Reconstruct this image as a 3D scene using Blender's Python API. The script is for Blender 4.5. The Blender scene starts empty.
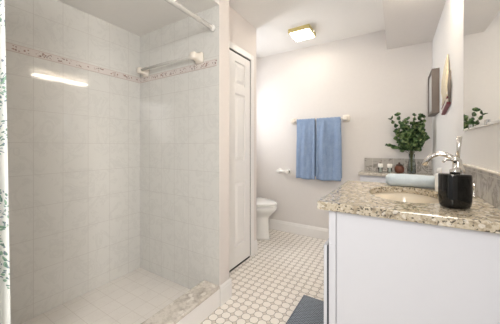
import bpy, bmesh, math, random
from mathutils import Vector, Matrix
random.seed(7)
R = math.radians
S = bpy.context.scene
C = S.collection

# ------------------------------------------------------------------ camera, world, light, exposure
cam = bpy.data.cameras.new('camera'); cam.sensor_width = 36; cam.lens = 17.2; cam.shift_y = -0.030
cam.clip_start = 0.02
co = bpy.data.objects.new('camera', cam); C.objects.link(co)
co.location = (0, 0, 1.13); co.rotation_euler = (R(90), 0, R(31.6)); S.camera = co

W = bpy.data.worlds.new('world'); S.world = W; W.use_nodes = True
W.node_tree.nodes['Background'].inputs[0].default_value = (1.0, 0.985, 0.97, 1)
W.node_tree.nodes['Background'].inputs[1].default_value = .32

def area(name, loc, target, sx, sy, power, col):
    l = bpy.data.lights.new(name, 'AREA'); l.shape = 'RECTANGLE'; l.size = sx; l.size_y = sy
    l.energy = power; l.color = col
    o = bpy.data.objects.new(name, l); C.objects.link(o); o.location = loc
    o.rotation_euler = (Vector(target) - Vector(loc)).to_track_quat('-Z', 'Y').to_euler()
    return o
area('daylight_alcove', (-2.17, 2.47, 1.62), (-1.0, 2.10, 1.5), 0.38, 0.7, 11.5, (0.97, 0.98, 1.0))
area('fill_room', (-0.45, -1.25, 1.5), (-0.5, 2.0, 1.0), 1.5, 1.6, 1, (1.0, 0.98, 0.96))  # unseen fill lamp added behind the camera, not a window

area('fill_side', (0.285, -0.50, 1.55), (-1.5, 0.25, 0.95), 0.7, 1.0, 40, (1.0, 0.985, 0.965))  # unseen fill lamp added to brighten the shower; this wall has no window
S.view_settings.view_transform = 'Standard'; S.view_settings.look = 'None'
S.view_settings.exposure = 0.55; S.view_settings.gamma = 1; S.view_settings.use_curve_mapping = False

# ------------------------------------------------------------------ material helpers
def lin(h):
    h = h.lstrip('#'); v = [int(h[i:i+2], 16)/255 for i in (0, 2, 4)]
    return tuple(c/12.92 if c <= .04045 else ((c+.055)/1.055)**2.4 for c in v) + (1,)
class NT:
    def __init__(s, name):
        s.m = bpy.data.materials.new(name); s.m.use_nodes = True; s.t = s.m.node_tree
        s.b = s.t.nodes['Principled BSDF']
    def n(s, typ, **kw):
        o = s.t.nodes.new(typ)
        for k, v in kw.items():
            if k.startswith('i_'):
                key = k[2:]; key = int(key) if key.isdigit() else key
                o.inputs[key].default_value = v
            else: setattr(o, k, v)
        return o
    def l(s, a, b): s.t.links.new(a, b)
    def math(s, op, a, b=None, clamp=False):
        o = s.n('ShaderNodeMath', operation=op); o.use_clamp = clamp
        for i, v in enumerate((a, b)):
            if v is None: continue
            if isinstance(v, (int, float)): o.inputs[i].default_value = v
            else: s.l(v, o.inputs[i])
        return o.outputs[0]
    def ramp(s, fac, stops, interp='LINEAR'):
        o = s.n('ShaderNodeValToRGB'); o.color_ramp.interpolation = interp
        e = o.color_ramp.elements
        while len(e) < len(stops): e.new(0.5)
        for i, (p, c) in enumerate(stops):
            e[i].position = p; e[i].color = lin(c) if isinstance(c, str) else c
        s.l(fac, o.inputs[0]); return o.outputs[0]
    def mix(s, fac, a, b, blend='MIX'):
        o = s.n('ShaderNodeMix', data_type='RGBA', blend_type=blend)
        for i, v in ((0, fac), (6, a), (7, b)):
            if isinstance(v, str): o.inputs[i].default_value = lin(v)
            elif isinstance(v, (int, float, tuple)): o.inputs[i].default_value = v
            else: s.l(v, o.inputs[i])
        return o.outputs[2]
    def obj(s): return s.n('ShaderNodeTexCoord').outputs['Object']
    def bump(s, h, strength=.2, dist=.002):
        o = s.n('ShaderNodeBump'); o.inputs['Strength'].default_value = strength; o.inputs['Distance'].default_value = dist
        s.l(h, o.inputs['Height']); s.l(o.outputs[0], s.b.inputs['Normal'])
    def set(s, rough=.5, metal=0, spec=None, col=None):
        s.b.inputs['Roughness'].default_value = rough; s.b.inputs['Metallic'].default_value = metal
        if spec is not None: s.b.inputs['Specular IOR Level'].default_value = spec
        if col is not None:
            if isinstance(col, str): s.b.inputs['Base Color'].default_value = lin(col)
            else: s.l(col, s.b.inputs['Base Color'])
        return s

def paint(name, col, rough=.55, amt=.02, scale=30):
    t = NT(name); nz = t.n('ShaderNodeTexNoise', i_Scale=scale, i_Detail=4.0); t.l(t.obj(), nz.inputs['Vector'])
    hs = t.n('ShaderNodeHueSaturation'); hs.inputs['Color'].default_value = lin(col)
    t.l(t.math('ADD', t.math('MULTIPLY', nz.outputs[0], amt*2), 1-amt), hs.inputs['Value'])
    t.set(rough, col=hs.outputs[0]); t.bump(nz.outputs[0], .08, .001)
    return t.m
def metal(name, col, rough):
    t = NT(name); nz = t.n('ShaderNodeTexNoise', i_Scale=60.0); t.l(t.obj(), nz.inputs['Vector'])
    t.set(rough, 1, col=col); t.l(t.math('ADD', t.math('MULTIPLY', nz.outputs[0], .06), rough), t.b.inputs['Roughness'])
    return t.m
def swizzle(t, a, b):
    sp = t.n('ShaderNodeSeparateXYZ'); t.l(t.obj(), sp.inputs[0])
    cb = t.n('ShaderNodeCombineXYZ'); t.l(sp.outputs[a], cb.inputs[0]); t.l(sp.outputs[b], cb.inputs[1])
    return cb.outputs[0]
def tile(name, axes, w, h, base, dark, grout, off, rough=.12, mortar=.0016, vein=.3):
    t = NT(name); v = swizzle(t, *axes)
    mp = t.n('ShaderNodeMapping'); mp.inputs['Location'].default_value = (off[0], off[1], 0); t.l(v, mp.inputs[0])
    br = t.n('ShaderNodeTexBrick', offset=0.0, squash=1.0)
    for k, q in (('Scale', 1.0), ('Mortar Size', mortar), ('Brick Width', w), ('Row Height', h), ('Mortar Smooth', .1), ('Bias', 0.0)): br.inputs[k].default_value = q
    br.inputs['Color1'].default_value = (.9, .9, .9, 1); br.inputs['Color2'].default_value = (1, 1, 1, 1); br.inputs['Mortar'].default_value = (0, 0, 0, 1)
    t.l(mp.outputs[0], br.inputs['Vector'])
    nz = t.n('ShaderNodeTexNoise', i_Scale=8.0, i_Detail=7.0, i_Roughness=.62, i_Distortion=1.6); t.l(t.obj(), nz.inputs['Vector'])
    marb = t.ramp(nz.outputs[0], [(.38, base), (.5, base), (.56, dark), (.62, base), (1, base)])
    c = t.mix(vein, base, marb)
    c = t.mix(.2, c, br.outputs['Color'], 'MULTIPLY')
    c = t.mix(br.outputs['Fac'], c, grout)
    t.set(rough, col=c)
    n2 = t.n('ShaderNodeTexNoise', i_Scale=9.0, i_Detail=2.0); t.l(t.obj(), n2.inputs['Vector'])
    t.bump(t.math('SUBTRACT', t.math('MULTIPLY', n2.outputs[0], .25), br.outputs['Fac']), .25, .0018)
    return t.m
def granite(name, pal, sc=1.0, rough=.12):
    t = NT(name); o = t.obj()
    n1 = t.n('ShaderNodeTexNoise', i_Scale=28*sc, i_Detail=6.0, i_Roughness=.7); t.l(o, n1.inputs['Vector'])
    v1 = t.n('ShaderNodeTexVoronoi', i_Scale=120*sc); t.l(o, v1.inputs['Vector'])
    v2 = t.n('ShaderNodeTexVoronoi', i_Scale=70*sc); t.l(o, v2.inputs['Vector'])
    n3 = t.n('ShaderNodeTexNoise', i_Scale=45*sc, i_Detail=3.0); t.l(o, n3.inputs['Vector'])
    sp = t.n('ShaderNodeSeparateColor'); t.l(v1.outputs['Color'], sp.inputs[0])
    c = t.ramp(n1.outputs[0], [(.3, pal[0]), (.45, pal[1]), (.55, pal[2]), (.7, pal[3])])
    f = t.math('LESS_THAN', t.math('ADD', sp.outputs[0], t.math('MULTIPLY', n3.outputs[0], .9)), pal[6])
    c = t.mix(t.math('MULTIPLY', f, .85), c, pal[4])
    sp2 = t.n('ShaderNodeSeparateColor'); t.l(v2.outputs['Color'], sp2.inputs[0])
    c = t.mix(t.math('MULTIPLY', t.math('LESS_THAN', sp2.outputs[1], pal[7]), .7), c, pal[5])
    t.set(rough, col=c); return t.m

M = {}
M['wall'] = paint('wall_paint', '#e1dcd8', .6)
M['closet'] = paint('closet_wall_paint', '#e2dad5', .6)
M['wall_right'] = paint('brightened_wall_paint', '#f5f3f1', .55)  # whiter than the other walls; part of its brightness sits in the colour
M['ceiling'] = paint('ceiling_paint', '#f1eeea', .75, .015)
M['white'] = paint('white_trim_paint', '#eeebe8', .35, .01)
M['vanity'] = paint('vanity_paint', '#d5d5da', .4, .01)
M['porcelain'] = paint('porcelain', '#f1efea', .08, .005, 5)
M['ceramic'] = paint('ivory_ceramic', '#efe6da', .15, .01, 8)
M['dark'] = paint('dark_wood', '#6d6259', .5, .08, 40)
M['tile_left'] = tile('shower_tile', (1, 2), .16, .2075, '#dfddd8', '#c8c6c1', '#cfcbc6', (.06, -.12), .045)
M['tile_side'] = tile('shower_tile_side', (0, 2), .16, .2075, '#dfddd8', '#c8c6c1', '#cfcbc6', (.10, -.12), .10)
M['tile_floor'] = tile('shower_floor_tile', (0, 1), .108, .108, '#e8e3dd', '#dcd5ce', '#d2cbc3', (.0, .02), .3)
M['splash'] = tile('grey_marble_tile', (1, 2), .155, .1, '#c9c5c1', '#a5a19d', '#d3cdc6', (.03, .075), .15, .002, 1)
M['splash_back'] = tile('grey_marble_tile_back', (0, 2), .10, .15, '#b9b3ab', '#827d77', '#d0cac2', (.03, .035), .15, .002, 1)
M['granite'] = granite('beige_granite', ['#74695d', '#aa9c85', '#c9beaa', '#a19178', '#403a35', '#ddd6ca', .60, .12], 1.45)
M['curb'] = granite('cloudy_curb_marble', ['#a29a90', '#c4bcb2', '#dbd4cb', '#b6ada2', '#7d756c', '#e9e4dc', .28, .12], .55, .25)
M['chrome'] = metal('chrome', '#d9d6d2', .08)
M['brass'] = metal('brass', '#d9cb94', .3)
M['steel'] = paint('white_rod_enamel', '#efedea', .25, .01)
M['black'] = paint('black_glaze', '#050505', .08, .1, 20)

def floor_mat():
    t = NT('octagon_mosaic'); sp = t.n('ShaderNodeSeparateXYZ'); t.l(t.obj(), sp.inputs[0]); P = .0605
    ax = t.math('ABSOLUTE', t.math('SUBTRACT', t.math('FRACT', t.math('DIVIDE', t.math('ADD', sp.outputs[0], 10.023), P)), .5))
    ay = t.math('ABSOLUTE', t.math('SUBTRACT', t.math('FRACT', t.math('DIVIDE', t.math('ADD', sp.outputs[1], 10.0), P)), .5))
    s = t.math('ADD', ax, ay); mx = t.math('MAXIMUM', ax, ay)
    oct_ = t.math('MULTIPLY', t.math('LESS_THAN', mx, .470), t.math('LESS_THAN', s, .675))
    dot = t.math('GREATER_THAN', s, .735)
    n = t.n('ShaderNodeTexNoise', i_Scale=14.0, i_Detail=3.0); t.l(t.obj(), n.inputs['Vector'])
    c = t.mix(n.outputs[0], '#f6f1ea', '#eee7de')
    g = t.mix(dot, '#7d746a', '#d6cdc2')
    c = t.mix(oct_, g, c)
    t.set(.28, col=c); t.bump(oct_, .3, .001); return t.m
M['floor'] = floor_mat()

def band_mat(name, axis):
    t = NT(name); sp = t.n('ShaderNodeSeparateXYZ'); t.l(t.obj(), sp.inputs[0])
    a = t.math('MULTIPLY', sp.outputs[axis], 1.0); z = t.math('SUBTRACT', sp.outputs[2], 1.735)
    cb = t.n('ShaderNodeCombineXYZ'); t.l(a, cb.inputs[0]); t.l(z, cb.inputs[1])
    v = t.n('ShaderNodeTexVoronoi', i_Scale=75.0); t.l(cb.outputs[0], v.inputs['Vector'])
    mid = t.math('LESS_THAN', t.math('ABSOLUTE', z), .015)
    per = t.math('ABSOLUTE', t.math('SUBTRACT', t.math('FRACT', t.math('DIVIDE', a, .115)), .5))
    f = t.math('MULTIPLY', t.math('MULTIPLY', t.math('LESS_THAN', v.outputs['Distance'], .42), mid), t.math('LESS_THAN', per, .36))
    spc = t.n('ShaderNodeSeparateColor'); t.l(v.outputs['Color'], spc.inputs[0])
    pc = t.ramp(spc.outputs[0], [(0, '#8f776f'), (.4, '#b3968d'), (.75, '#938b86'), (1, '#c4aea4')])
    base = t.mix(t.math('GREATER_THAN', t.math('ABSOLUTE', z), .020), '#dbd3ce', '#cbbcb5')
    t.set(.15, col=t.mix(f, base, pc)); return t.m
def curtain_mat():
    t = NT('leaf_print_fabric'); uv = t.n('ShaderNodeTexCoord').outputs['UV']
    nz = t.n('ShaderNodeTexNoise', i_Scale=9.0); t.l(uv, nz.inputs['Vector'])
    ad = t.n('ShaderNodeVectorMath', operation='ADD'); t.l(uv, ad.inputs[0])
    sc_ = t.n('ShaderNodeVectorMath', operation='SCALE'); t.l(nz.outputs['Color'], sc_.inputs[0]); sc_.inputs['Scale'].default_value = .12
    t.l(sc_.outputs[0], ad.inputs[1])
    col = '#e8e9e5'
    for i, (rot, s1, s2, thr, c1) in enumerate(((.6, 20, 42, .21, '#8fae98'), (-.7, 24, 56, .19, '#6d8a80'), (1.3, 32, 75, .17, '#8892a0'))):
        mp = t.n('ShaderNodeMapping'); mp.inputs['Rotation'].default_value = (0, 0, rot); mp.inputs['Scale'].default_value = (s1, s2, 1)
        mp.inputs['Location'].default_value = (i*3.3, i*1.7, 0); t.l(ad.outputs[0], mp.inputs[0])
        v = t.n('ShaderNodeTexVoronoi', i_Scale=1.0); v.voronoi_dimensions = '2D'; t.l(mp.outputs[0], v.inputs['Vector'])
        n2 = t.n('ShaderNodeTexNoise', i_Scale=7.0); t.l(uv, n2.inputs['Vector'])
        f = t.math('MULTIPLY', t.math('LESS_THAN', v.outputs['Distance'], thr), t.math('GREATER_THAN', n2.outputs[0], 0.5))
        col = t.mix(f, col, c1)
    t.set(.8, col=col); return t.m
def fabric(name, c1, c2, scale=180, bumps=.5):
    t = NT(name); nz = t.n('ShaderNodeTexNoise', i_Scale=float(scale), i_Detail=4.0); t.l(t.obj(), nz.inputs['Vector'])
    n2 = t.n('ShaderNodeTexNoise', i_Scale=scale/8.0, i_Detail=2.0); t.l(t.obj(), n2.inputs['Vector'])
    t.set(.9, col=t.mix(t.math('ADD', t.math('MULTIPLY', nz.outputs[0], .6), t.math('MULTIPLY', n2.outputs[0], .4)), c1, c2), spec=.2)
    t.b.inputs['Sheen Weight'].default_value = .3
    t.bump(nz.outputs[0], bumps, .003); return t.m
M['band_left'] = band_mat('floral_border_tile', 1); M['band_side'] = band_mat('floral_border_tile_side', 0)
M['curtain'] = curtain_mat()
M['towel'] = fabric('blue_terry', '#5f7aa2', '#a5b6cd', 150)
M['roll'] = fabric('pale_blue_terry', '#a9b6bf', '#d3dce1', 200)
def mat_rug():
    t = NT('navy_woven_mat'); sp = t.n('ShaderNodeSeparateXYZ'); t.l(t.obj(), sp.inputs[0])
    z = t.math('ABSOLUTE', t.math('SUBTRACT', t.math('FRACT', t.math('MULTIPLY', sp.outputs[0], 34.0)), .5))
    w = t.math('FRACT', t.math('ADD', t.math('MULTIPLY', sp.outputs[1], 64.0), t.math('MULTIPLY', z, 1.6)))
    nz = t.n('ShaderNodeTexNoise', i_Scale=120.0); t.l(t.obj(), nz.inputs['Vector'])
    f = t.math('ADD', t.math('MULTIPLY', t.math('LESS_THAN', w, .45), .75), t.math('MULTIPLY', nz.outputs[0], .35), True)
    t.set(.95, col=t.mix(f, '#4d5663', '#a0a7b0'), spec=.1); t.bump(w, .6, .003); return t.m
M['rug'] = mat_rug()
def emis(name, col, st):
    t = NT(name); t.set(.4, col=col); t.b.inputs['Emission Color'].default_value = lin(col); t.b.inputs['Emission Strength'].default_value = st
    nz = t.n('ShaderNodeTexNoise', i_Scale=15.0); t.l(t.obj(), nz.inputs['Vector']); t.bump(nz.outputs[0], .05, .001)
    return t.m
M['glow'] = emis('lamp_diffuser', '#fff6e8', 14.0)
M['bar_glow'] = emis('light_bar_diffuser', '#fff4e2', 34.0)
def glass(name, tint='#ffffff', rough=.02):
    t = NT(name); nt = t.t
    g = t.n('ShaderNodeBsdfGlossy'); g.inputs['Roughness'].default_value = rough
    tr = t.n('ShaderNodeBsdfTransparent'); tr.inputs[0].default_value = lin(tint)
    fr = t.n('ShaderNodeLayerWeight'); fr.inputs[0].default_value = .12
    mx = t.n('ShaderNodeMixShader'); t.l(fr.outputs['Fresnel'], mx.inputs[0]); t.l(tr.outputs[0], mx.inputs[1]); t.l(g.outputs[0], mx.inputs[2])
    t.l(mx.outputs[0], nt.nodes['Material Output'].inputs[0]); return t.m
M['glass'] = glass('clear_glass', '#f4f8f8'); M['pane'] = glass('window_glass', '#fbfdff')
M['mirror'] = metal('silver_mirror', '#fbfcf9', .0)
M['mirror'].node_tree.nodes['Principled BSDF'].inputs['Roughness'].default_value = 0
for l in list(M['mirror'].node_tree.links):
    if l.to_socket.name == 'Roughness': M['mirror'].node_tree.links.remove(l)
M['leaf'] = None
def leaf_mat():
    t = NT('eucalyptus_leaf'); nz = t.n('ShaderNodeTexNoise', i_Scale=30.0); t.l(t.obj(), nz.inputs['Vector'])
    t.set(.5, col=t.ramp(nz.outputs[0], [(.34, '#2c4428'), (.47, '#44613a'), (.57, '#738c58'), (.70, '#a8b17e')])); return t.m
M['leaf'] = leaf_mat(); M['stem'] = paint('green_brown_stem', '#6b6a45', .6, .1)
M['brown'] = paint('brown_pottery', '#6b3f2d', .4, .15, 30)
M['gap_shade'] = paint('gap_shade_paint', '#3a3e45', .8)  # dark colour for the shade in the vanity door gap
M['strip'] = paint('closet_gap_shade', '#1d1b1a', .8)  # near-black colour for the shade around the closet door
M['candle'] = paint('white_wax', '#f0ece4', .5)
M['cream'] = fabric('cream_dried_straw', '#b39f78', '#ebe2ca', 60, .8)
M['maroon'] = fabric('maroon_ribbon', '#6d2f38', '#8a4a50', 90)
M['ribbon'] = fabric('white_ribbon', '#e9e4dc', '#d8cfc6', 90)
M['picture'] = paint('pale_art_paper', '#dcdcda', .2, .06, 9)
M['void'] = paint('closet_shadow_paint', '#8b8680', .8)
M['opal'] = paint('white_bottle', '#ecebe8', .2)

# ------------------------------------------------------------------ mesh helpers
def box(bm, x0, x1, y0, y1, z0, z1, mi=0):
    vs = [bm.verts.new(p) for p in ((x0,y0,z0),(x1,y0,z0),(x1,y1,z0),(x0,y1,z0),(x0,y0,z1),(x1,y0,z1),(x1,y1,z1),(x0,y1,z1))]
    fs = []
    for f in ((3,2,1,0),(4,5,6,7),(0,1,5,4),(1,2,6,5),(2,3,7,6),(3,0,4,7)):
        q = bm.faces.new([vs[i] for i in f]); q.material_index = mi; fs.append(q)
    return fs       # bottom, top, -y, +x, +y, -x
def loft(bm, rings, caps=True, close=True, mi=0):
    V = [[bm.verts.new(p) for p in r] for r in rings]; n = len(rings[0])
    for a, b in zip(V, V[1:]):
        for i in range(n if close else n-1):
            f = bm.faces.new((a[i], a[(i+1) % n], b[(i+1) % n], b[i])); f.material_index = mi
    if caps:
        bm.faces.new(list(reversed(V[0]))); bm.faces.new(V[-1])
    return V
def lathe(bm, prof, c, n=28, axis='Z', caps=True, sx=1, sy=1):
    rings = []
    for r, h in prof:
        ring = []
        for i in range(n):
            a = 2*math.pi*i/n; p = (r*math.cos(a)*sx, r*math.sin(a)*sy, h)
            if axis == 'X': p = (h, r*math.cos(a), r*math.sin(a))
            if axis == 'Y': p = (r*math.sin(a), h, r*math.cos(a))
            ring.append((c[0]+p[0], c[1]+p[1], c[2]+p[2]))
        rings.append(ring)
    loft(bm, rings, caps)
def tube(bm, pts, rad, n=12):
    pts = [Vector(p) for p in pts]; rad = rad if isinstance(rad, (list, tuple)) else [rad]*len(pts)
    rings = []; prev = None
    for i, p in enumerate(pts):
        t = (pts[min(i+1, len(pts)-1)] - pts[max(i-1, 0)]).normalized()
        if prev is None: u = t.orthogonal().normalized()
        else: u = (prev - t*prev.dot(t)).normalized()
        prev = u; v = t.cross(u)
        rings.append([tuple(p + (u*math.cos(2*math.pi*k/n) + v*math.sin(2*math.pi*k/n))*rad[i]) for k in range(n)])
    loft(bm, rings)
def obj(name, bm, mats, parent=None, smooth=False, bevel=0, seg=2, origin=None, sub=0):
    bmesh.ops.recalc_face_normals(bm, faces=bm.faces[:])
    me = bpy.data.meshes.new(name); bm.to_mesh(me); bm.free()
    for m in (mats if isinstance(mats, (list, tuple)) else [mats]): me.materials.append(m)
    o = bpy.data.objects.new(name, me); C.objects.link(o)
    if smooth:
        for p in me.polygons: p.use_smooth = True
    if bevel:
        b = o.modifiers.new('bevel', 'BEVEL'); b.width = bevel; b.segments = seg; b.limit_method = 'ANGLE'; b.angle_limit = R(40)
    if sub:
        s = o.modifiers.new('sub', 'SUBSURF'); s.levels = sub; s.render_levels = sub
    if parent is not None:
        o.parent = parent
        o.matrix_parent_inverse = Matrix.Translation(-parent.location)   # parents are never rotated
    return o
def tag(o, label, cat, group=None):
    o['label'] = label; o['category'] = cat
    if group: o['group'] = group
    return o
def thing(name, label, cat, loc, group=None):
    o = bpy.data.objects.new(name, None); o.empty_display_size = .05; C.objects.link(o); o.location = loc
    return tag(o, label, cat, group)
def struct(name, bm, mats, parent=None, **kw):
    o = obj(name, bm, mats, parent, **kw)
    if parent is None: o['kind'] = 'structure'
    return o
NB = bmesh.new
def bx(*a):
    bm = NB(); box(bm, *a); return bm

# ------------------------------------------------------------------ the setting
XL, XR, YB, ZC = -1.995, 0.30, 2.97, 2.40
XS = -1.075                     # front of the shower
XC = -1.285                     # closet wall
YS0, YS1 = 1.33, 1.45           # wall between shower and closet
YN = -1.0
# floors
struct('floor', bx(XS-.02, XR+.1, YN, YB+.1, -.05, 0), M['floor'])
struct('floor_alcove', bx(XL-.1, XS-.0201, YS1-.05, YB+.1, -.05, 0), M['floor'])
struct('floor_shower', bx(XL-.1, XS-.0201, -.42, YS1-.0501, -.05, .03), M['tile_floor'])
# ceiling
struct('ceiling', bx(XL-.1, XR+.1, YN, YB+.1, ZC, ZC+.08), M['ceiling'])
struct('ceiling_shower', bx(XL, XS, -.42, YS0, 2.14, ZC), M['ceiling'])
# left wall of the shower
struct('wall_left', bx(XL-.1, XL, -.42, YS0+.05, .0, ZC), M['tile_left'])
# alcove wall with its window
bm = NB(); wy0, wy1, wz0, wz1 = 2.27, 2.69, 1.25, 2.0
box(bm, XL-.1, XL, YS0+.051, wy0, 0, ZC); box(bm, XL-.1, XL, wy1, YB+.1, 0, ZC)
box(bm, XL-.1, XL, wy0, wy1, 0, wz0); box(bm, XL-.1, XL, wy0, wy1, wz1, ZC)
struct('wall_alcove', bm, M['wall'])
bm = NB(); t_ = .035
for a in ((wy0, wy0+t_, wz0, wz1), (wy1-t_, wy1, wz0, wz1), (wy0+t_, wy1-t_, wz0, wz0+t_), (wy0+t_, wy1-t_, wz1-t_, wz1), (wy0+t_, wy1-t_, 1.61, 1.64)):
    box(bm, XL-.07, XL-.03, *a)
win = struct('window_1', bm, M['white'], bevel=.004)
obj('pane', bx(XL-.054, XL-.05, wy0+t_, wy1-t_, wz0+t_, wz1-t_), M['pane'], win)
# back and right walls
struct('wall_back', bx(XL, XR, YB, YB+.1, 0, ZC), M['wall'])
struct('wall_right', bx(XR, XR+.1, YN, YB+.1, 0, ZC), M['wall_right'])
# shower side wall: tiled on the shower face
bm = NB(); fs = box(bm, XL, XS, YS0, YS1, 0, ZC); fs[2].material_index = 1
struct('wall_shower', bm, [M['closet'], M['tile_side']])
bm = NB(); fs = box(bm, XL, XS, -.42, -.30, 0, 2.14); fs[4].material_index = 1
struct('wall_near', bm, [M['closet'], M['tile_side']])
# closet wall with door opening, and its end wall
dy0, dy1, dz = 1.715, 2.092, 2.02
bm = NB(); box(bm, XC-.1, XC, YS1, dy0, 0, ZC); box(bm, XC-.1, XC, dy1, 2.22, 0, ZC); box(bm, XC-.1, XC, dy0, dy1, dz, ZC)
struct('wall_closet', bm, M['closet'])
struct('wall_closet_end', bx(XL, XC-.1001, 2.12, 2.22, 0, ZC), M['closet'])
# soffit over the vanity
struct('ceiling_soffit', bx(-.09, XR, YN, YB, 2.18, ZC), M['wall'])
# border tiles
bm = bx(XL, XL+.004, -.30, YS0-.0041, 1.711, 1.759); struct('trim_1', bm, M['band_left'])
bm = bx(XL, XS-.02, YS0-.004, YS0, 1.711, 1.759); struct('trim_2', bm, M['band_side'])
# shower curb
bm = bx(-1.198, XS-.01, -.30, YS0, .0, .125); curb = struct('trim_3', bm, M['tile_side'])
bm = NB(); box(bm, -1.215, XS+.010, -.298, YS0-.002, .126, .15)
struct('sill_slab', bm, M['curb'], curb, bevel=.007, seg=3)
struct('curb_facing', bx(XS-.01, XS+.004, -.298, YS0-.001, .0, .125), M['white'], curb, bevel=.002)
# baseboards
def baseboard(name, p0, p1, nrm, h=.135):
    p0, p1, nrm = Vector(p0), Vector(p1), Vector(nrm)
    pr = [(0, 0), (.014, 0), (.014, h*.78), (.010, h*.82), (.010, h*.9), (.004, h), (0, h)]
    bm = NB(); loft(bm, [[tuple(p + nrm*a + Vector((0, 0, b))) for a, b in pr] for p in (p0, p1)])
    return struct(name, bm, M['white'])
baseboard('baseboard_back', (XL, YB, 0), (-.345, YB, 0), (0, -1, 0))
baseboard('baseboard_alcove', (XL, 2.235, 0), (XL, YB-.015, 0), (1, 0, 0))
baseboard('baseboard_closet', (XC, 2.152, 0), (XC, 2.22, 0), (1, 0, 0))
baseboard('baseboard_closet_end', (XC, 2.22, 0), (XL, 2.22, 0), (0, 1, 0))
baseboard('baseboard_shower', (XS, YS0+.004, 0), (XS, YS1+.014, 0), (1, 0, 0), .14)
baseboard('baseboard_shower_return', (XS, YS1, 0), (XC+.0141, YS1, 0), (0, 1, 0), .14)
baseboard('baseboard_right', (XR, 1.56, 0), (XR, 2.72, 0), (-1, 0, 0))
# closet door and casing
bm = NB(); cw = .058
for a in ((dy0-cw, dy0, 0, dz+cw), (dy1, dy1+cw, 0, dz+cw), (dy0, dy1, dz, dz+cw)):
    box(bm, XC, XC+.014, *a)
cas = struct('trim_4', bm, M['white'], bevel=.004)
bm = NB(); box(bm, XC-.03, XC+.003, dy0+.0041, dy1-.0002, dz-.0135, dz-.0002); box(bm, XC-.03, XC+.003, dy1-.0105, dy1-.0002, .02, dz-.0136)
obj('door_gap_shade', bm, M['strip'], cas)['label'] = 'black strip standing in for shade in the door gap'  # dark fill added in the top and side gaps as their shade
obj('door_foot_shade', bx(XC-.028, XC+.002, dy0+.004, dy1-.012, .001, .0195), M['strip'], cas)['label'] = 'black strip standing in for shade under the door'  # dark fill added below the leaf as the shade there
def panel_door():
    bm = NB(); y0, y1, z0, z1 = dy0+.004, dy1-.011, .020, dz-.014; xf, xb = XC+.006, XC-.030
    py0, py1 = 1.815, 1.99
    rows = [(.20, .80), (1.0, 1.63), (1.72, 1.93)]
    box(bm, xb, xf, y0, py0, z0, z1); box(bm, xb, xf, py1, y1, z0, z1)
    zs = [z0] + [q for r in rows for q in r] + [z1]
    for i in range(0, len(zs), 2): box(bm, xb, xf, py0, py1, zs[i], zs[i+1])
    door = struct('door_1', bm, M['white'], bevel=.003)
    for a, b in rows:
        bm = NB()
        def ring(x, m): return [(x, py0+m, a+m), (x, py1-m, a+m), (x, py1-m, b-m), (x, py0+m, b-m)]
        loft(bm, [ring(xb+.004, 0), ring(xf-.012, 0), ring(xf-.012, .014), ring(xf-.001, .040)])
        obj('raised_panel', bm, M['white'], door)
panel_door()

# ------------------------------------------------------------------ vanity
VX0, VX1, VY0, VY1 = -.219, XR-.002, .922, 1.548
ZT = .925; TH = .030
van = thing('vanity_cabinet', 'white bathroom vanity cabinet under the beige granite counter with the sink', 'cabinet', ((VX0+VX1)/2, (VY0+VY1)/2, 0))
bm = NB(); box(bm, VX0+.027, VX1, VY0+.0185, VY1, .09, .11); box(bm, VX0+.06, VX1, VY0+.0185, VY1, 0, .09)
box(bm, VX0+.027, VX1, VY1-.018, VY1, .11, ZT-TH-.001); box(bm, VX1-.012, VX1, VY0+.0185, VY1-.018, .11, ZT-TH-.001)
obj('carcass', bm, M['vanity'], van)
obj('side_panel', bx(VX0+.0275, VX1, VY0, VY0+.018, 0, ZT-TH-.001), M['vanity'], van, bevel=.002)
bm = NB(); box(bm, VX0, VX0+.0255, VY0, VY1, .765, ZT-TH-.001); box(bm, VX0, VX0+.0255, VY0, VY0+.04, .09, .765)
box(bm, VX0, VX0+.0255, VY1-.04, VY1, .09, .765); box(bm, VX0, VX0+.0255, VY0+.04, VY1-.04, .09, .12)
obj('face_frame', bm, M['vanity'], van, bevel=.0015)
for y0, y1, ky in ((VY0+.004, (VY0+VY1)/2-.002, VY1/2+VY0/2-.03), ((VY0+VY1)/2+.002, VY1-.004, VY1/2+VY0/2+.03)):
    bm = NB(); xf = VX0-.0200; xb = VX0-.0075
    for q in ((y0, y0+.05, .10, .757), (y1-.05, y1, .10, .757), (y0+.05, y1-.05, .10, .15), (y0+.05, y1-.05, .707, .757)): box(bm, xf, xb, *q)
    box(bm, xf+.006, xb, y0+.05, y1-.05, .15, .707)
    d = obj('door', bm, M['vanity'], van, bevel=.0015)
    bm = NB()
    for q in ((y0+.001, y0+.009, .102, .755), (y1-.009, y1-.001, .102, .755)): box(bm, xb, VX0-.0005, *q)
    obj('gap_shade', bm, M['gap_shade'], d)['label'] = 'dark grey strip standing in for gap shade'  # dark strips between door and frame, added as the shade of the gap
    bm = NB(); lathe(bm, [(.005, 0), (.005, -.012), (.013, -.018), (.013, -.024), (.008, -.028)], (xf, ky, .66), 16, 'X')
    obj('knob', bm, M['chrome'], d, smooth=True)
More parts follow.
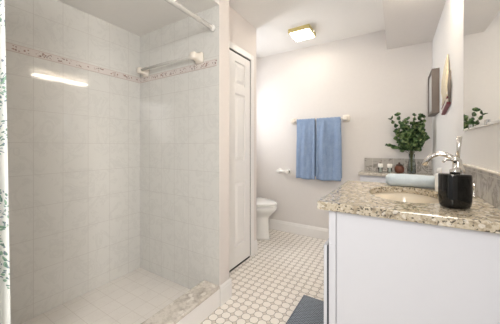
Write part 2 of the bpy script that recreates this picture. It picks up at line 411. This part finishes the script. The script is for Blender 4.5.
# counter with an elliptical cut-out
CX0, CX1, CY0, CY1 = -.258, XR-.001, .900, 1.570
sx, sy, sa, sb = .035, 1.262, .145, .20
def counter():
    bm = NB(); angs = [2*math.pi*i/72 for i in range(72)]
    corners = []
    for (x, y) in ((CX0, CY0), (CX1, CY0), (CX1, CY1), (CX0, CY1)): corners.append(math.atan2(y-sy, x-sx) % (2*math.pi))
    angs = sorted(set(angs + corners))
    inn, out = [], []
    for a in angs:
        c, s = math.cos(a), math.sin(a); k = 1/math.sqrt((c/sa)**2 + (s/sb)**2)
        inn.append((sx+c*k, sy+s*k))
        tx = ((CX1 if c > 0 else CX0)-sx)/c if abs(c) > 1e-6 else 1e9
        ty = ((CY1 if s > 0 else CY0)-sy)/s if abs(s) > 1e-6 else 1e9
        k = min(tx, ty); out.append((sx+c*k, sy+s*k))
    n = len(angs)
    vi = [[bm.verts.new((p[0], p[1], z)) for p in L] for L in (inn, out) for z in (ZT-TH, ZT)]   # inn b, inn t, out b, out t
    ib, it, ob_, ot = vi
    for i in range(n):
        j = (i+1) % n
        for a, b in ((it, ot), (ib, ob_), (ib, it), (ob_, ot)): bm.faces.new((a[i], a[j], b[j], b[i]))
    return bm
top = obj('countertop', counter(), M['granite'], bevel=.005, seg=2)
top.modifiers['bevel'].width = .003
tag(top, 'speckled beige granite countertop with oval sink cut-out on the white vanity', 'countertop')
# basin
bm = NB(); N = 48; rings = []
def ell(a, b, z): return [(sx+a*math.cos(2*math.pi*i/N), sy+b*math.sin(2*math.pi*i/N), z) for i in range(N)]
zt = ZT-TH-.001
for f, z in ((.16, -.148), (.5, -.142), (.75, -.118), (.9, -.08), (.985, -.03), (1.02, 0)): rings.append(ell(sa*f, sb*f, zt+z))
rings += [ell(sa+.022, sb+.022, zt), ell(sa+.022, sb+.022, zt-.01)]
for f, z in ((1.06, -.03), (.97, -.085), (.8, -.13), (.5, -.155), (.16, -.16)): rings.append(ell(sa*f, sb*f, zt+z))
loft(bm, rings)
bas = obj('sink_basin', bm, paint('warm_reflect_porcelain', '#e6dac6', .1, .01, 8), smooth=True); tag(bas, 'white oval undermount sink basin set below the granite counter', 'sink')  # beige tint paints a warm reflection into the white porcelain
bm = NB(); lathe(bm, [(.02, -.147), (.022, -.142), (.014, -.140), (.002, -.141)], (sx, sy, zt), 20); obj('drain', bm, M['chrome'], bas, smooth=True)
# backsplash
bm = NB(); box(bm, XR-.016, XR-.001, CY0, CY1+.03, ZT+.001, 1.035)
bs = obj('backsplash', bm, M['splash']); tag(bs, 'grey marble tile backsplash along the right wall behind the faucet', 'backsplash')
obj('cap_trim', bx(XR-.018, XR-.001, CY0, CY1+.03, 1.035, 1.046), M['ceramic'], bs, bevel=.004)

# far cabinet against the back wall
FY = 2.712; FZ = .868
fc = thing('linen_cabinet', 'shallow white cabinet with stone top against the back wall under the plant', 'cabinet', (0, 2.84, 0))
obj('carcass', bx(-.33, XR-.002, FY+.035, YB-.002, 0.08, FZ-.032), M['vanity'], fc)
obj('plinth', bx(-.31, XR-.002, FY+.06, YB-.002, 0, .08), M['vanity'], fc)
for x0, x1 in ((-.326, -.018), (-.012, .292)):
    d = obj('door', bx(x0, x1, FY+.018, FY+.0345, .09, FZ-.05), M['vanity'], fc, bevel=.002)
    bm = NB(); lathe(bm, [(.005, 0), (.005, -.012), (.012, -.018), (.012, -.024), (.006, -.028)], ((-.05 if x0 < -.1 else .02), FY+.018, .7), 14, 'Y'); obj('knob', bm, M['chrome'], d, smooth=True)
fct = obj('cabinet_top', bx(-.345, XR-.002, FY, YB-.002, FZ-.031, FZ), granite('grey_granite', ['#9a9084', '#b8afa2', '#cdc6ba', '#a99f90', '#5d564e', '#d9d3c9', .40, .10]), bevel=.004)
tag(fct, 'narrow grey stone top on the shallow cabinet at the back wall', 'countertop')
b2 = obj('backsplash', bx(-.31, XR-.002, YB-.016, YB-.001, FZ+.001, 1.008), M['splash_back']); tag(b2, 'grey stone tile backsplash on the back wall behind the plant', 'backsplash')

# ------------------------------------------------------------------ mirror
bm = bx(XR-.007, XR-.001, .62, 1.63, 1.222, 2.02)
mir = obj('wall_mirror', bm, M['mirror']); tag(mir, 'large frameless wall mirror above the granite counter on right wall', 'mirror')
obj('bottom_channel', bx(XR-.010, XR-.001, .62, 1.63, 1.212, 1.2215), M['steel'], mir)
for y in (1.50, 1.25, 1.0, .75): obj('clip', bx(XR-.013, XR-.0072, y-.012, y+.012, 1.214, 1.235), M['chrome'], mir, bevel=.001)
# light bar above the mirror
lb = thing('vanity_light', 'long vanity light bar fixed high on the right wall above the mirror', 'lamp', (XR, 1.55, 2.1))
obj('back_plate', bx(XR-.03, XR-.001, 1.20, 1.90, 2.06, 2.165), M['white'], lb, bevel=.004)
obj('diffuser', bx(XR-.09, XR-.031, 1.22, 1.88, 2.107, 2.132), M['bar_glow'], lb, bevel=.015, seg=4)

# ------------------------------------------------------------------ ceiling light
lx, ly, hw = -.885, 2.53, .118
cl = thing('ceiling_light', 'square brass-sided ceiling light with glowing white diffuser', 'lamp', (lx, ly, ZC))
bm = NB()
for a in ((lx-hw, lx+hw, ly-hw, ly-hw+.012), (lx-hw, lx+hw, ly+hw-.012, ly+hw), (lx-hw, lx-hw+.012, ly-hw+.012, ly+hw-.012), (lx+hw-.012, lx+hw, ly-hw+.012, ly+hw-.012)):
    box(bm, *a, ZC-.045, ZC-.001)
obj('housing', bm, M['brass'], cl, bevel=.003)
obj('diffuser', bx(lx-hw+.013, lx+hw-.013, ly-hw+.013, ly+hw-.013, ZC-.056, ZC-.02), M['glow'], cl, bevel=.01, seg=3)
bm = NB(); lathe(bm, [(.004, 0), (.004, .010), (.011, .014), (.011, .026), (.004, .030)], (lx+hw, ly-.02, ZC-.035), 14, 'X'); obj('thumb_screw', bm, M['ceramic'], cl, smooth=True)

# ------------------------------------------------------------------ toilet (faces +x)
TY = 2.62
toi = thing('toilet', 'white toilet in the alcove behind the closet, bowl facing right', 'toilet', (-1.6, TY, 0))
N = 40
def egg(xb, xf, w, z, p=0.0):
    r = []; cx = xb + (xf-xb)*.42
    for i in range(N):
        a = 2*math.pi*i/N; c, s = math.cos(a), math.sin(a)
        x = cx + (c*(xf-cx) if c > 0 else c*(cx-xb)); r.append((x, TY + s*w*(1-.12*max(c, 0)), z))
    return r
bm = NB()
loft(bm, [egg(-1.80, -1.325, .12, 0), egg(-1.80, -1.335, .11, .03), egg(-1.80, -1.345, .105, .14), egg(-1.81, -1.345, .105, .255), egg(-1.82, -1.325, .12, .285), egg(-1.83, -1.285, .15, .32), egg(-1.84, -1.255, .175, .35), egg(-1.84, -1.24, .186, .375), egg(-1.84, -1.24, .186, .405), egg(-1.80, -1.275, .155, .406), egg(-1.75, -1.32, .11, .35), egg(-1.68, -1.40, .05, .29)])
obj('bowl', bm, M['porcelain'], toi, smooth=True)
bm = NB(); loft(bm, [egg(-1.77, -1.243, .188, .408), egg(-1.77, -1.236, .193, .416), egg(-1.77, -1.243, .188, .426), egg(-1.70, -1.30, .12, .426), egg(-1.70, -1.30, .12, .408), egg(-1.77, -1.243, .188, .408)], caps=False)
obj('seat', bm, M['porcelain'], toi, smooth=True)
bm = NB(); loft(bm, [egg(-1.78, -1.242, .186, .430), egg(-1.78, -1.232, .194, .438), egg(-1.78, -1.236, .190, .450), egg(-1.76, -1.27, .155, .460), egg(-1.7, -1.42, .05, .463)])
obj('lid', bm, M['porcelain'], toi, smooth=True)
obj('tank', bx(-1.985, -1.80, TY-.21, TY+.21, .407, .74), M['porcelain'], toi, bevel=.025, seg=4)
obj('tank_lid', bx(-1.988, -1.79, TY-.22, TY+.22, .741, .775), M['porcelain'], toi, bevel=.01, seg=3)
bm = NB(); tube(bm, [(-1.799, TY-.15, .69), (-1.78, TY-.15, .69), (-1.775, TY-.10, .685), (-1.775, TY-.07, .68)], .006); obj('flush_lever', bm, M['chrome'], toi, smooth=True)

# ------------------------------------------------------------------ towel bar, towels
TBZ, TBY = 1.463, YB-.065
tb = thing('towel_bar', 'ivory ceramic towel bar on the back wall carrying two blue towels', 'towel bar', (-.83, YB, TBZ))
def post(px, y, z, sgn):
    bm = NB()
    rings = []
    for k, (d, w, h) in enumerate(((0, .034, .034), (.012, .034, .034), (.022, .022, .024), (.05, .018, .020), (.072, .021, .022), (.084, .016, .017))):
        w *= 1.25; h *= 1.25; rings.append([(px+w*math.copysign(abs(math.cos(a))**.5, math.cos(a)), y-d, z+h*math.copysign(abs(math.sin(a))**.5, math.sin(a))) for a in [2*math.pi*i/24 for i in range(24)]])
    loft(bm, rings); return bm
for px in (-1.14, -.505): obj('post', post(px, YB-.001, TBZ, 1), M['ceramic'], tb, smooth=True)
bm = NB(); tube(bm, [(-1.14, TBY, TBZ), (-.505, TBY, TBZ)], .009, 14); obj('rod', bm, M['ceramic'], tb, smooth=True)
def towel(name, x0, x1, zb, label, ph, fold):
    bm = NB(); nu, L = 44, []
    r = .0145; prof = []
    nz = 40
    for i in range(nz+1): prof.append(('f', zb + (TBZ-zb)*i/nz))
    for i in range(1, 8): prof.append(('a', math.pi*i/8))
    for i in range(nz+1): prof.append(('b', TBZ - (TBZ-zb-.03)*i/nz))
    for kind, q in prof:
        row = []
        for k in range(nu+1):
            u = k/nu; x = x0 + (x1-x0)*u
            if kind == 'a':
                row.append((x, TBY - r*math.cos(q), TBZ + r*math.sin(q) + .0015*math.sin(u*40+ph))); continue
            dz = max(0, TBZ-q); g = min(1, dz/.25)
            w = .008*math.sin(u*9+ph) + .006*math.sin(u*21+2*ph+dz*3) + .003*math.sin(dz*11+u*5)
            crease = -.018*math.exp(-((u-fold-.05*dz)/.07)**2)
            if kind == 'f': y = TBY - r + (w + crease)*g - .012*g*dz
            else: y = TBY + r + .4*w*g + .010*g
            row.append((x + .01*g*(u-.5)*dz*2, y, q + (.004*math.sin(u*7+ph) if dz > .5 else 0)))
        L.append([bm.verts.new(p) for p in row])
    for a, b in zip(L, L[1:]):
        for i in range(nu): bm.faces.new((a[i], a[i+1], b[i+1], b[i]))
    o = obj(name, bm, M['towel'], smooth=True)
    s = o.modifiers.new('thick', 'SOLIDIFY'); s.thickness = .006; s.offset = 0
    tag(o, label, 'towel', 'blue towels on the towel bar')
    bm = NB(); rows = []
    for z in (zb+.035, zb+.05):
        rows.append([bm.verts.new((x0+(x1-x0)*(i/30), TBY-.0145-.012*(TBZ-z)-.0045 + .0*i, z)) for i in range(31)])
    bm.free()
    return o
towel('hand_towel', -1.083, -.852, .735, 'blue towel on the left half of the ivory towel bar', .4, .93)
towel('hand_towel', -.832, -.553, .735, 'blue towel on the right half of the ivory towel bar', 2.1, .30)

# toilet paper holder
tp = thing('paper_holder', 'white ceramic toilet paper holder on the back wall beside the toilet', 'holder', (-1.28, YB, .81))
for px in (-1.345, -1.215):
    bm = NB(); lathe(bm, [(.032, 0), (.032, -.010), (.020, -.020), (.017, -.045), (.025, -.052), (.025, -.080), (.014, -.088)], (px, YB-.001, .81), 20, 'Y'); obj('post', bm, M['porcelain'], tp, smooth=True)
bm = NB(); tube(bm, [(-1.34, YB-.066, .81), (-1.22, YB-.066, .81)], .021, 16); obj('roller', bm, M['porcelain'], tp, smooth=True)
bm = NB(); lathe(bm, [(.013, 0), (.013, .012), (.008, .014)], (-1.1965, YB-.066, .81), 14, 'X'); obj('end_cap', bm, M['dark'], tp, smooth=True)['label'] = 'dark end cap'

# ------------------------------------------------------------------ shower fittings
sb_ = thing('shower_towel_bar', 'ivory ceramic towel bar on the tiled wall inside the shower', 'towel bar', (-1.6, YS0, 1.795))
for px in (-1.900, -1.262): obj('post', post(px, YS0-.0005, 1.795, 1), M['ceramic'], sb_, smooth=True)
bm = NB(); tube(bm, [(-1.905, YS0-.065, 1.795), (-1.262, YS0-.065, 1.795)], .0095, 14); obj('rod', bm, paint('grey_glazed_bar', '#cbc8c2', .2), sb_, smooth=True)
rod = thing('curtain_rod', 'white shower curtain rod crossing the top of the shower opening', 'rod', (-1.13, .5, 2.0))
bm = NB(); tube(bm, [(-1.128, -.299, 1.985), (-1.128, YS0-.006, 1.985)], .0160, 16); obj('pole', bm, M['steel'], rod, smooth=True)
for y, s in ((YS0-.0005, -1), (-.2995, 1)):
    bm = NB(); lathe(bm, [(.022, 0), (.022, s*.012), (.019, s*.022), (.0165, s*.024)], (-1.128, y, 1.985), 20, 'Y'); obj('end_cap', bm, M['steel'], rod, smooth=True)
# curtain
cu = thing('shower_curtain', 'white shower curtain with green leaf print bunched at left edge', 'curtain', (-1.13, .05, .2))
bm = NB(); uvl = bm.loops.layers.uv.new('UVMap'); nu, nv = 120, 30; G = []
for j in range(nv+1):
    v = j/nv; z = .19 + (1.942-.19)*v; row = []
    for i in range(nu+1):
        u = i/nu; amp = .028 + .012*(1-v)
        y = -.24 + (.49 + .022*(1-v))*u
        x = -1.135 + amp*math.sin(u*2*math.pi*8) + .008*math.sin(u*13+v*3)
        row.append((bm.verts.new((x, y, z)), (u*1.4, v*1.8)))
    G.append(row)
for a, b in zip(G, G[1:]):
    for i in range(nu):
        q = (a[i], a[i+1], b[i+1], b[i]); f = bm.faces.new([k[0] for k in q])
        for lp, k in zip(f.loops, q): lp[uvl].uv = k[1]
c_ = obj('fabric', bm, M['curtain'], cu, smooth=True)
s = c_.modifiers.new('thick', 'SOLIDIFY'); s.thickness = .0015
for k in range(8):
    y = -.24 + .49*(k+.3)/8
    bm = NB(); n = 20
    tube(bm, [(-1.128+.026*math.sin(2*math.pi*i/n), y, 1.970+.036*math.cos(2*math.pi*i/n)) for i in range(n+1)], .002, 8); obj('ring', bm, M['steel'], cu, smooth=True)

# ------------------------------------------------------------------ faucet
fx, fy = .236, 1.322
fa = thing('faucet', 'chrome arched bathroom faucet behind the sink, partly hidden by black dispenser', 'faucet', (fx, fy, ZT))
bm = NB(); lathe(bm, [(.03, .0005), (.03, .006), (.022, .012), (.017, .03), (.016, .10), (.018, .115), (.015, .15), (.008, .158)], (fx-.018, fy, ZT), 24); obj('body', bm, M['chrome'], fa, smooth=True)
pts = [(fx+.006, fy-.004, ZT+.05), (fx, fy-.004, ZT+.09), (fx-.012, fy-.004, ZT+.125), (fx-.03, fy-.004, ZT+.155), (fx-.055, fy-.004, ZT+.172), (fx-.080, fy-.004, ZT+.176), (fx-.104, fy-.004, ZT+.166), (fx-.123, fy-.004, ZT+.147), (fx-.133, fy-.004, ZT+.122)]
bm = NB(); tube(bm, pts, [.012, .012, .0115, .011, .0105, .010, .010, .0105, .0115], 14); obj('spout', bm, M['chrome'], fa, smooth=True)
bm = NB(); tube(bm, [(fx-.018, fy, ZT+.155), (fx-.014, fy, ZT+.20), (fx-.012, fy, ZT+.25)], [.008, .007, .010], 12); obj('lever', bm, M['chrome'], fa, smooth=True)
bm = NB(); lathe(bm, [(.009, .0005), (.009, .006), (.0035, .01), (.0035, .035), (.009, .04), (.009, .052), (.004, .056)], (.268, 1.31, ZT), 16); obj('lift_rod', bm, M['chrome'], fa, smooth=True)

# black dispenser
dx, dy = .167, 1.054
di = thing('soap_dispenser', 'black glossy oval soap dispenser with chrome pump near the counter edge', 'soap dispenser', (dx, dy, ZT))
ca, sa_ = math.cos(R(31.6)), math.sin(R(31.6)); bm = NB(); rings = []
for f, z in ((.74, .0008), (.86, .003), (.94, .010), (.985, .022), (1, .04), (1, .108), (.99, .112), (.96, .1138), (.5, .1145), (.2, .1147)):
    ring = []
    for i in range(40):
        a = 2*math.pi*i/40; p = .75; qx = .0445*f*math.copysign(abs(math.cos(a))**p, math.cos(a)); qy = .036*f*math.copysign(abs(math.sin(a))**p, math.sin(a))
        ring.append((dx+qx*ca-qy*sa_, dy+qx*sa_+qy*ca, ZT+z))
    rings.append(ring)
loft(bm, rings); obj('bottle', bm, M['black'], di, smooth=True)
bm = NB(); lathe(bm, [(.014, .1148), (.014, .128), (.006, .131), (.006, .155), (.011, .157), (.011, .168), (.006, .170)], (dx, dy, ZT), 20)
tube(bm, [(dx, dy, ZT+.163), (dx-.03*ca, dy-.03*sa_, ZT+.163), (dx-.04*ca, dy-.04*sa_, ZT+.155)], .0045, 10)
obj('pump', bm, M['chrome'], di, smooth=True)
# small white bottle behind
wb = thing('lotion_bottle', 'small white bottle behind the black dispenser beside the faucet', 'bottle', (.165, 1.40, ZT))
bm = NB(); lathe(bm, [(.014, .0008), (.016, .004), (.016, .075), (.010, .085)], (.165, 1.39, ZT), 20); obj('bottle', bm, M['opal'], wb, smooth=True)
bm = NB(); lathe(bm, [(.010, .0855), (.010, .108), (.008, .110)], (.165, 1.39, ZT), 18); obj('cap', bm, M['steel'], wb, smooth=True)

# rolled towel at the far end of the counter
bm = NB(); rr = .031; rx0, rx1, ry = -.048, .205, 1.475; rings = []
for i in range(26):
    u = i/25; x = rx0+(rx1-rx0)*u; e = 1 - .35*max(0, (abs(u-.5)-.44)/.06)**2; ring = []
    for k in range(28):
        a = 2*math.pi*k/28; q = rr*e*(1+.03*math.sin(3*a+u*9)+.02*math.sin(u*25))
        ring.append((x, ry+q*math.cos(a)*1.1, ZT+.001+rr*1.04+q*math.sin(a)))
    rings.append(ring)
loft(bm, rings)
rt = thing('rolled_towel', 'pale blue rolled towel lying behind the sink on the counter', 'towel', ((rx0+rx1)/2, ry, ZT))
obj('roll', bm, M['roll'], rt, smooth=True)
bm = NB(); sp = []
for i in range(60):
    a = i*.33; q = .003 + .0011*a; sp.append((rx0-.001, ry+q*math.cos(a), ZT+.033+q*math.sin(a)))
tube(bm, sp, .002, 6); obj('rolled_end', bm, M['roll'], rt, smooth=True)

# ------------------------------------------------------------------ things on the far cabinet
vx, vy = .125, 2.86
va = thing('glass_vase', 'clear glass vase with leafy green stems on far cabinet by the corner', 'vase', (vx, vy, FZ))
bm = NB(); lathe(bm, [(.03, .001), (.036, .006), (.036, .05), (.030, .10), (.022, .15), (.026, .19), (.024, .19), (.019, .15), (.027, .10), (.033, .05), (.033, .012), (.005, .010)], (vx, vy, FZ), 28); obj('body', bm, M['glass'], va, smooth=True)
pl = thing('eucalyptus_bouquet', 'bushy green leafy stems standing in the clear glass vase', 'plant', (vx, vy, FZ+.02))
stb = NB(); lfb = NB()
def leaf(bm, p, d, size):
    d = d.normalized(); s = d.cross(Vector((random.uniform(-1, 1), random.uniform(-1, 1), random.uniform(-.3, 1)))).normalized(); n = d.cross(s)
    rim = []
    for k in range(9):
        a = 2*math.pi*k/9; rim.append(p + d*(size*.55*(1-math.cos(a))) + s*(size*.46*math.sin(a)) + n*(size*.10*math.cos(2*a)))
    for off in (n*.0006, n*-.0006):
        vs = [bm.verts.new(q+off) for q in rim]; cv = bm.verts.new(p + d*size*.55 + n*size*-.06 + off)
        for k in range(9): bm.faces.new((vs[k], vs[(k+1) % 9], cv))
tips = [(-.19, -.03, .62), (-.13, -.08, .66), (-.06, -.10, .60), (0, -.08, .64), (.05, -.06, .64), (.08, -.05, .62), (.07, -.10, .56), (.11, -.08, .42), (.12, -.14, .38), (-.10, -.12, .52), (-.15, -.06, .46), (-.21, -.05, .31), (-.12, -.10, .34), (-.04, -.14, .50), (.05, -.16, .44), (.03, -.14, .34), (-.05, -.12, .36), (-.08, 0, .42), (.08, -.02, .36), (.02, .02, .54), (-.08, -.02, .57), (.06, -.17, .50), (-.02, -.05, .42), (-.14, 0, .38)]
tips = [(a*1.02 + (.02 if a < .09 else 0), b, .15 + (c-.16)*.85) for a, b, c in tips]
for k, tp_ in enumerate(tips):
    p0 = Vector((vx + random.uniform(-.006, .006), vy + random.uniform(-.006, .006), FZ+.02)); p1 = Vector((vx+tp_[0]*.08, vy+tp_[1]*.08, FZ+.19)); p2 = Vector((vx+tp_[0], vy+tp_[1], FZ+tp_[2]))
    mid = p1.lerp(p2, .5) + Vector((0, 0, .03)); pts = [p0.lerp(p1, i/3) for i in range(3)]
    for i in range(9):
        t = i/8; pts.append((1-t)**2*p1 + 2*t*(1-t)*mid + t*t*p2)
    tube(stb, pts, .0016, 5)
    for i in range(5, len(pts)):
        for q in range(4):
            dr = (pts[i]-pts[i-1]).normalized() + Vector((random.uniform(-1, 1), random.uniform(-1, 1), random.uniform(-.7, .7)))
            if pts[i].x + dr.normalized().x*.05 > XR-.075: dr.x = -abs(dr.x)
            if pts[i].y + dr.normalized().y*.05 > YB-.02: dr.y = -abs(dr.y)
            leaf(lfb, pts[i], dr, random.uniform(.034, .056)*(1.15 - .04*i))
obj('stems', stb, M['stem'], pl, smooth=True); obj('leaves', lfb, M['leaf'], pl, smooth=True)
jx, jy = .02, 2.84
ja = thing('lidded_jar', 'small reddish brown lidded jar beside the glass vase on far cabinet', 'jar', (jx, jy, FZ))
bm = NB(); lathe(bm, [(.030, .001), (.040, .015), (.044, .04), (.038, .065), (.028, .075)], (jx, jy, FZ), 24); obj('body', bm, M['brown'], ja, smooth=True)
bm = NB(); lathe(bm, [(.032, .0755), (.033, .082), (.015, .09), (.009, .094), (.010, .104), (.004, .107)], (jx, jy, FZ), 20); obj('lid', bm, paint('dark_pottery', '#45322a', .4), ja, smooth=True)
for cxp, lab in ((-.145, 'white votive candle in glass holder, left of the pair by the brown jar'), (-.062, 'white votive candle in glass holder, right of the pair by the brown jar')):
    cd = thing('votive_candle', lab, 'candle', (cxp, 2.80, FZ), 'votive candles on the far cabinet')
    bm = NB(); lathe(bm, [(.016, .001), (.018, .004), (.020, .055), (.018, .055), (.016, .006), (.002, .005)], (cxp, 2.80, FZ), 20); obj('holder', bm, M['glass'], cd, smooth=True)
    bm = NB(); lathe(bm, [(.0155, .008), (.0172, .050), (.0225, .056), (.0225, .088), (.017, .091), (.002, .090)], (cxp, 2.80, FZ), 20); obj('wax', bm, M['candle'], cd, smooth=True)
    bm = NB(); tube(bm, [(cxp, 2.80, FZ+.089), (cxp+.001, 2.80, FZ+.099)], .001, 6); obj('wick', bm, M['dark'], cd)

# ------------------------------------------------------------------ wall decoration
y0, y1, z0, z1, fd = 2.50, 2.80, 1.415, 1.785, .052
pf = thing('picture_frame', 'deep dark framed picture on the right wall near the corner', 'picture', (XR, 2.65, 1.6))
bm = NB(); w = .022
for a in ((y0, y0+w, z0, z1), (y1-w, y1, z0, z1), (y0+w, y1-w, z0, z0+w), (y0+w, y1-w, z1-w, z1)): box(bm, XR-fd, XR-.001, *a)
obj('frame', bm, M['dark'], pf, bevel=.002)
obj('picture', bx(XR-fd+.008, XR-.002, y0+w, y1-w, z0+w, z1-w), M['picture'], pf)
hg = thing('wall_hanging', 'cream wall hanging with maroon and white ribbon on right wall', 'wall decoration', (XR, 2.12, 1.55))
bm = NB(); rings = []
for z, yc, hwid, dp in ((1.76, 2.24, .004, .006), (1.73, 2.24, .012, .012), (1.68, 2.25, .03, .02), (1.60, 2.26, .05, .028), (1.52, 2.26, .06, .03), (1.47, 2.25, .05, .026), (1.43, 2.27, .06, .024)):
    rings.append([(XR-.002-dp*(.5+.5*math.cos(a))*(1+.12*math.sin(5*a)), yc-.15+1.9*hwid*math.sin(a), z) for a in [2*math.pi*k/28 for k in range(28)]])
loft(bm, rings); obj('body', bm, M['cream'], hg, smooth=True)
for i, (zz, m) in enumerate(((1.452, 'ribbon'), (1.422, 'maroon'), (1.406, 'ribbon'), (1.384, 'maroon'))):
    bm = NB()
    loft(bm, [[(XR-.002-d, yy, zz+dz_ + (2.12-yy)*.22) for d, dz_ in ((0, 0), (.022, 0), (.022, .0145), (0, .0145))] for yy in (2.0, 2.11, 2.22)])
    obj('ribbon', bm, M[m], hg, bevel=.003)
bm = NB(); tube(bm, [(XR-.010, 1.985, 1.62), (XR-.014, 1.97, 1.52), (XR-.012, 1.985, 1.42)], [.006, .011, .005], 10); obj('twig', bm, M['dark'], hg, smooth=True)

# ------------------------------------------------------------------ bath mat
rg = thing('bath_mat', 'dark slate blue woven bath mat on the tiled floor before the vanity', 'mat', (-.43, 1.43, 0))
bm = NB(); nx, ny = 20, 34; G = []
for j in range(ny+1):
    G.append([bm.verts.new((-.60+.35*i/nx + .0*j, 1.10+.655*j/ny - .02*i/nx*0, .012 + .0012*math.sin(i*1.3)*math.sin(j*1.1))) for i in range(nx+1)])
for a, b in zip(G, G[1:]):
    for i in range(nx): bm.faces.new((a[i], a[i+1], b[i+1], b[i]))
o = obj('pile', bm, M['rug'], rg, smooth=True); s = o.modifiers.new('thick', 'SOLIDIFY'); s.thickness = .010; s.offset = -1
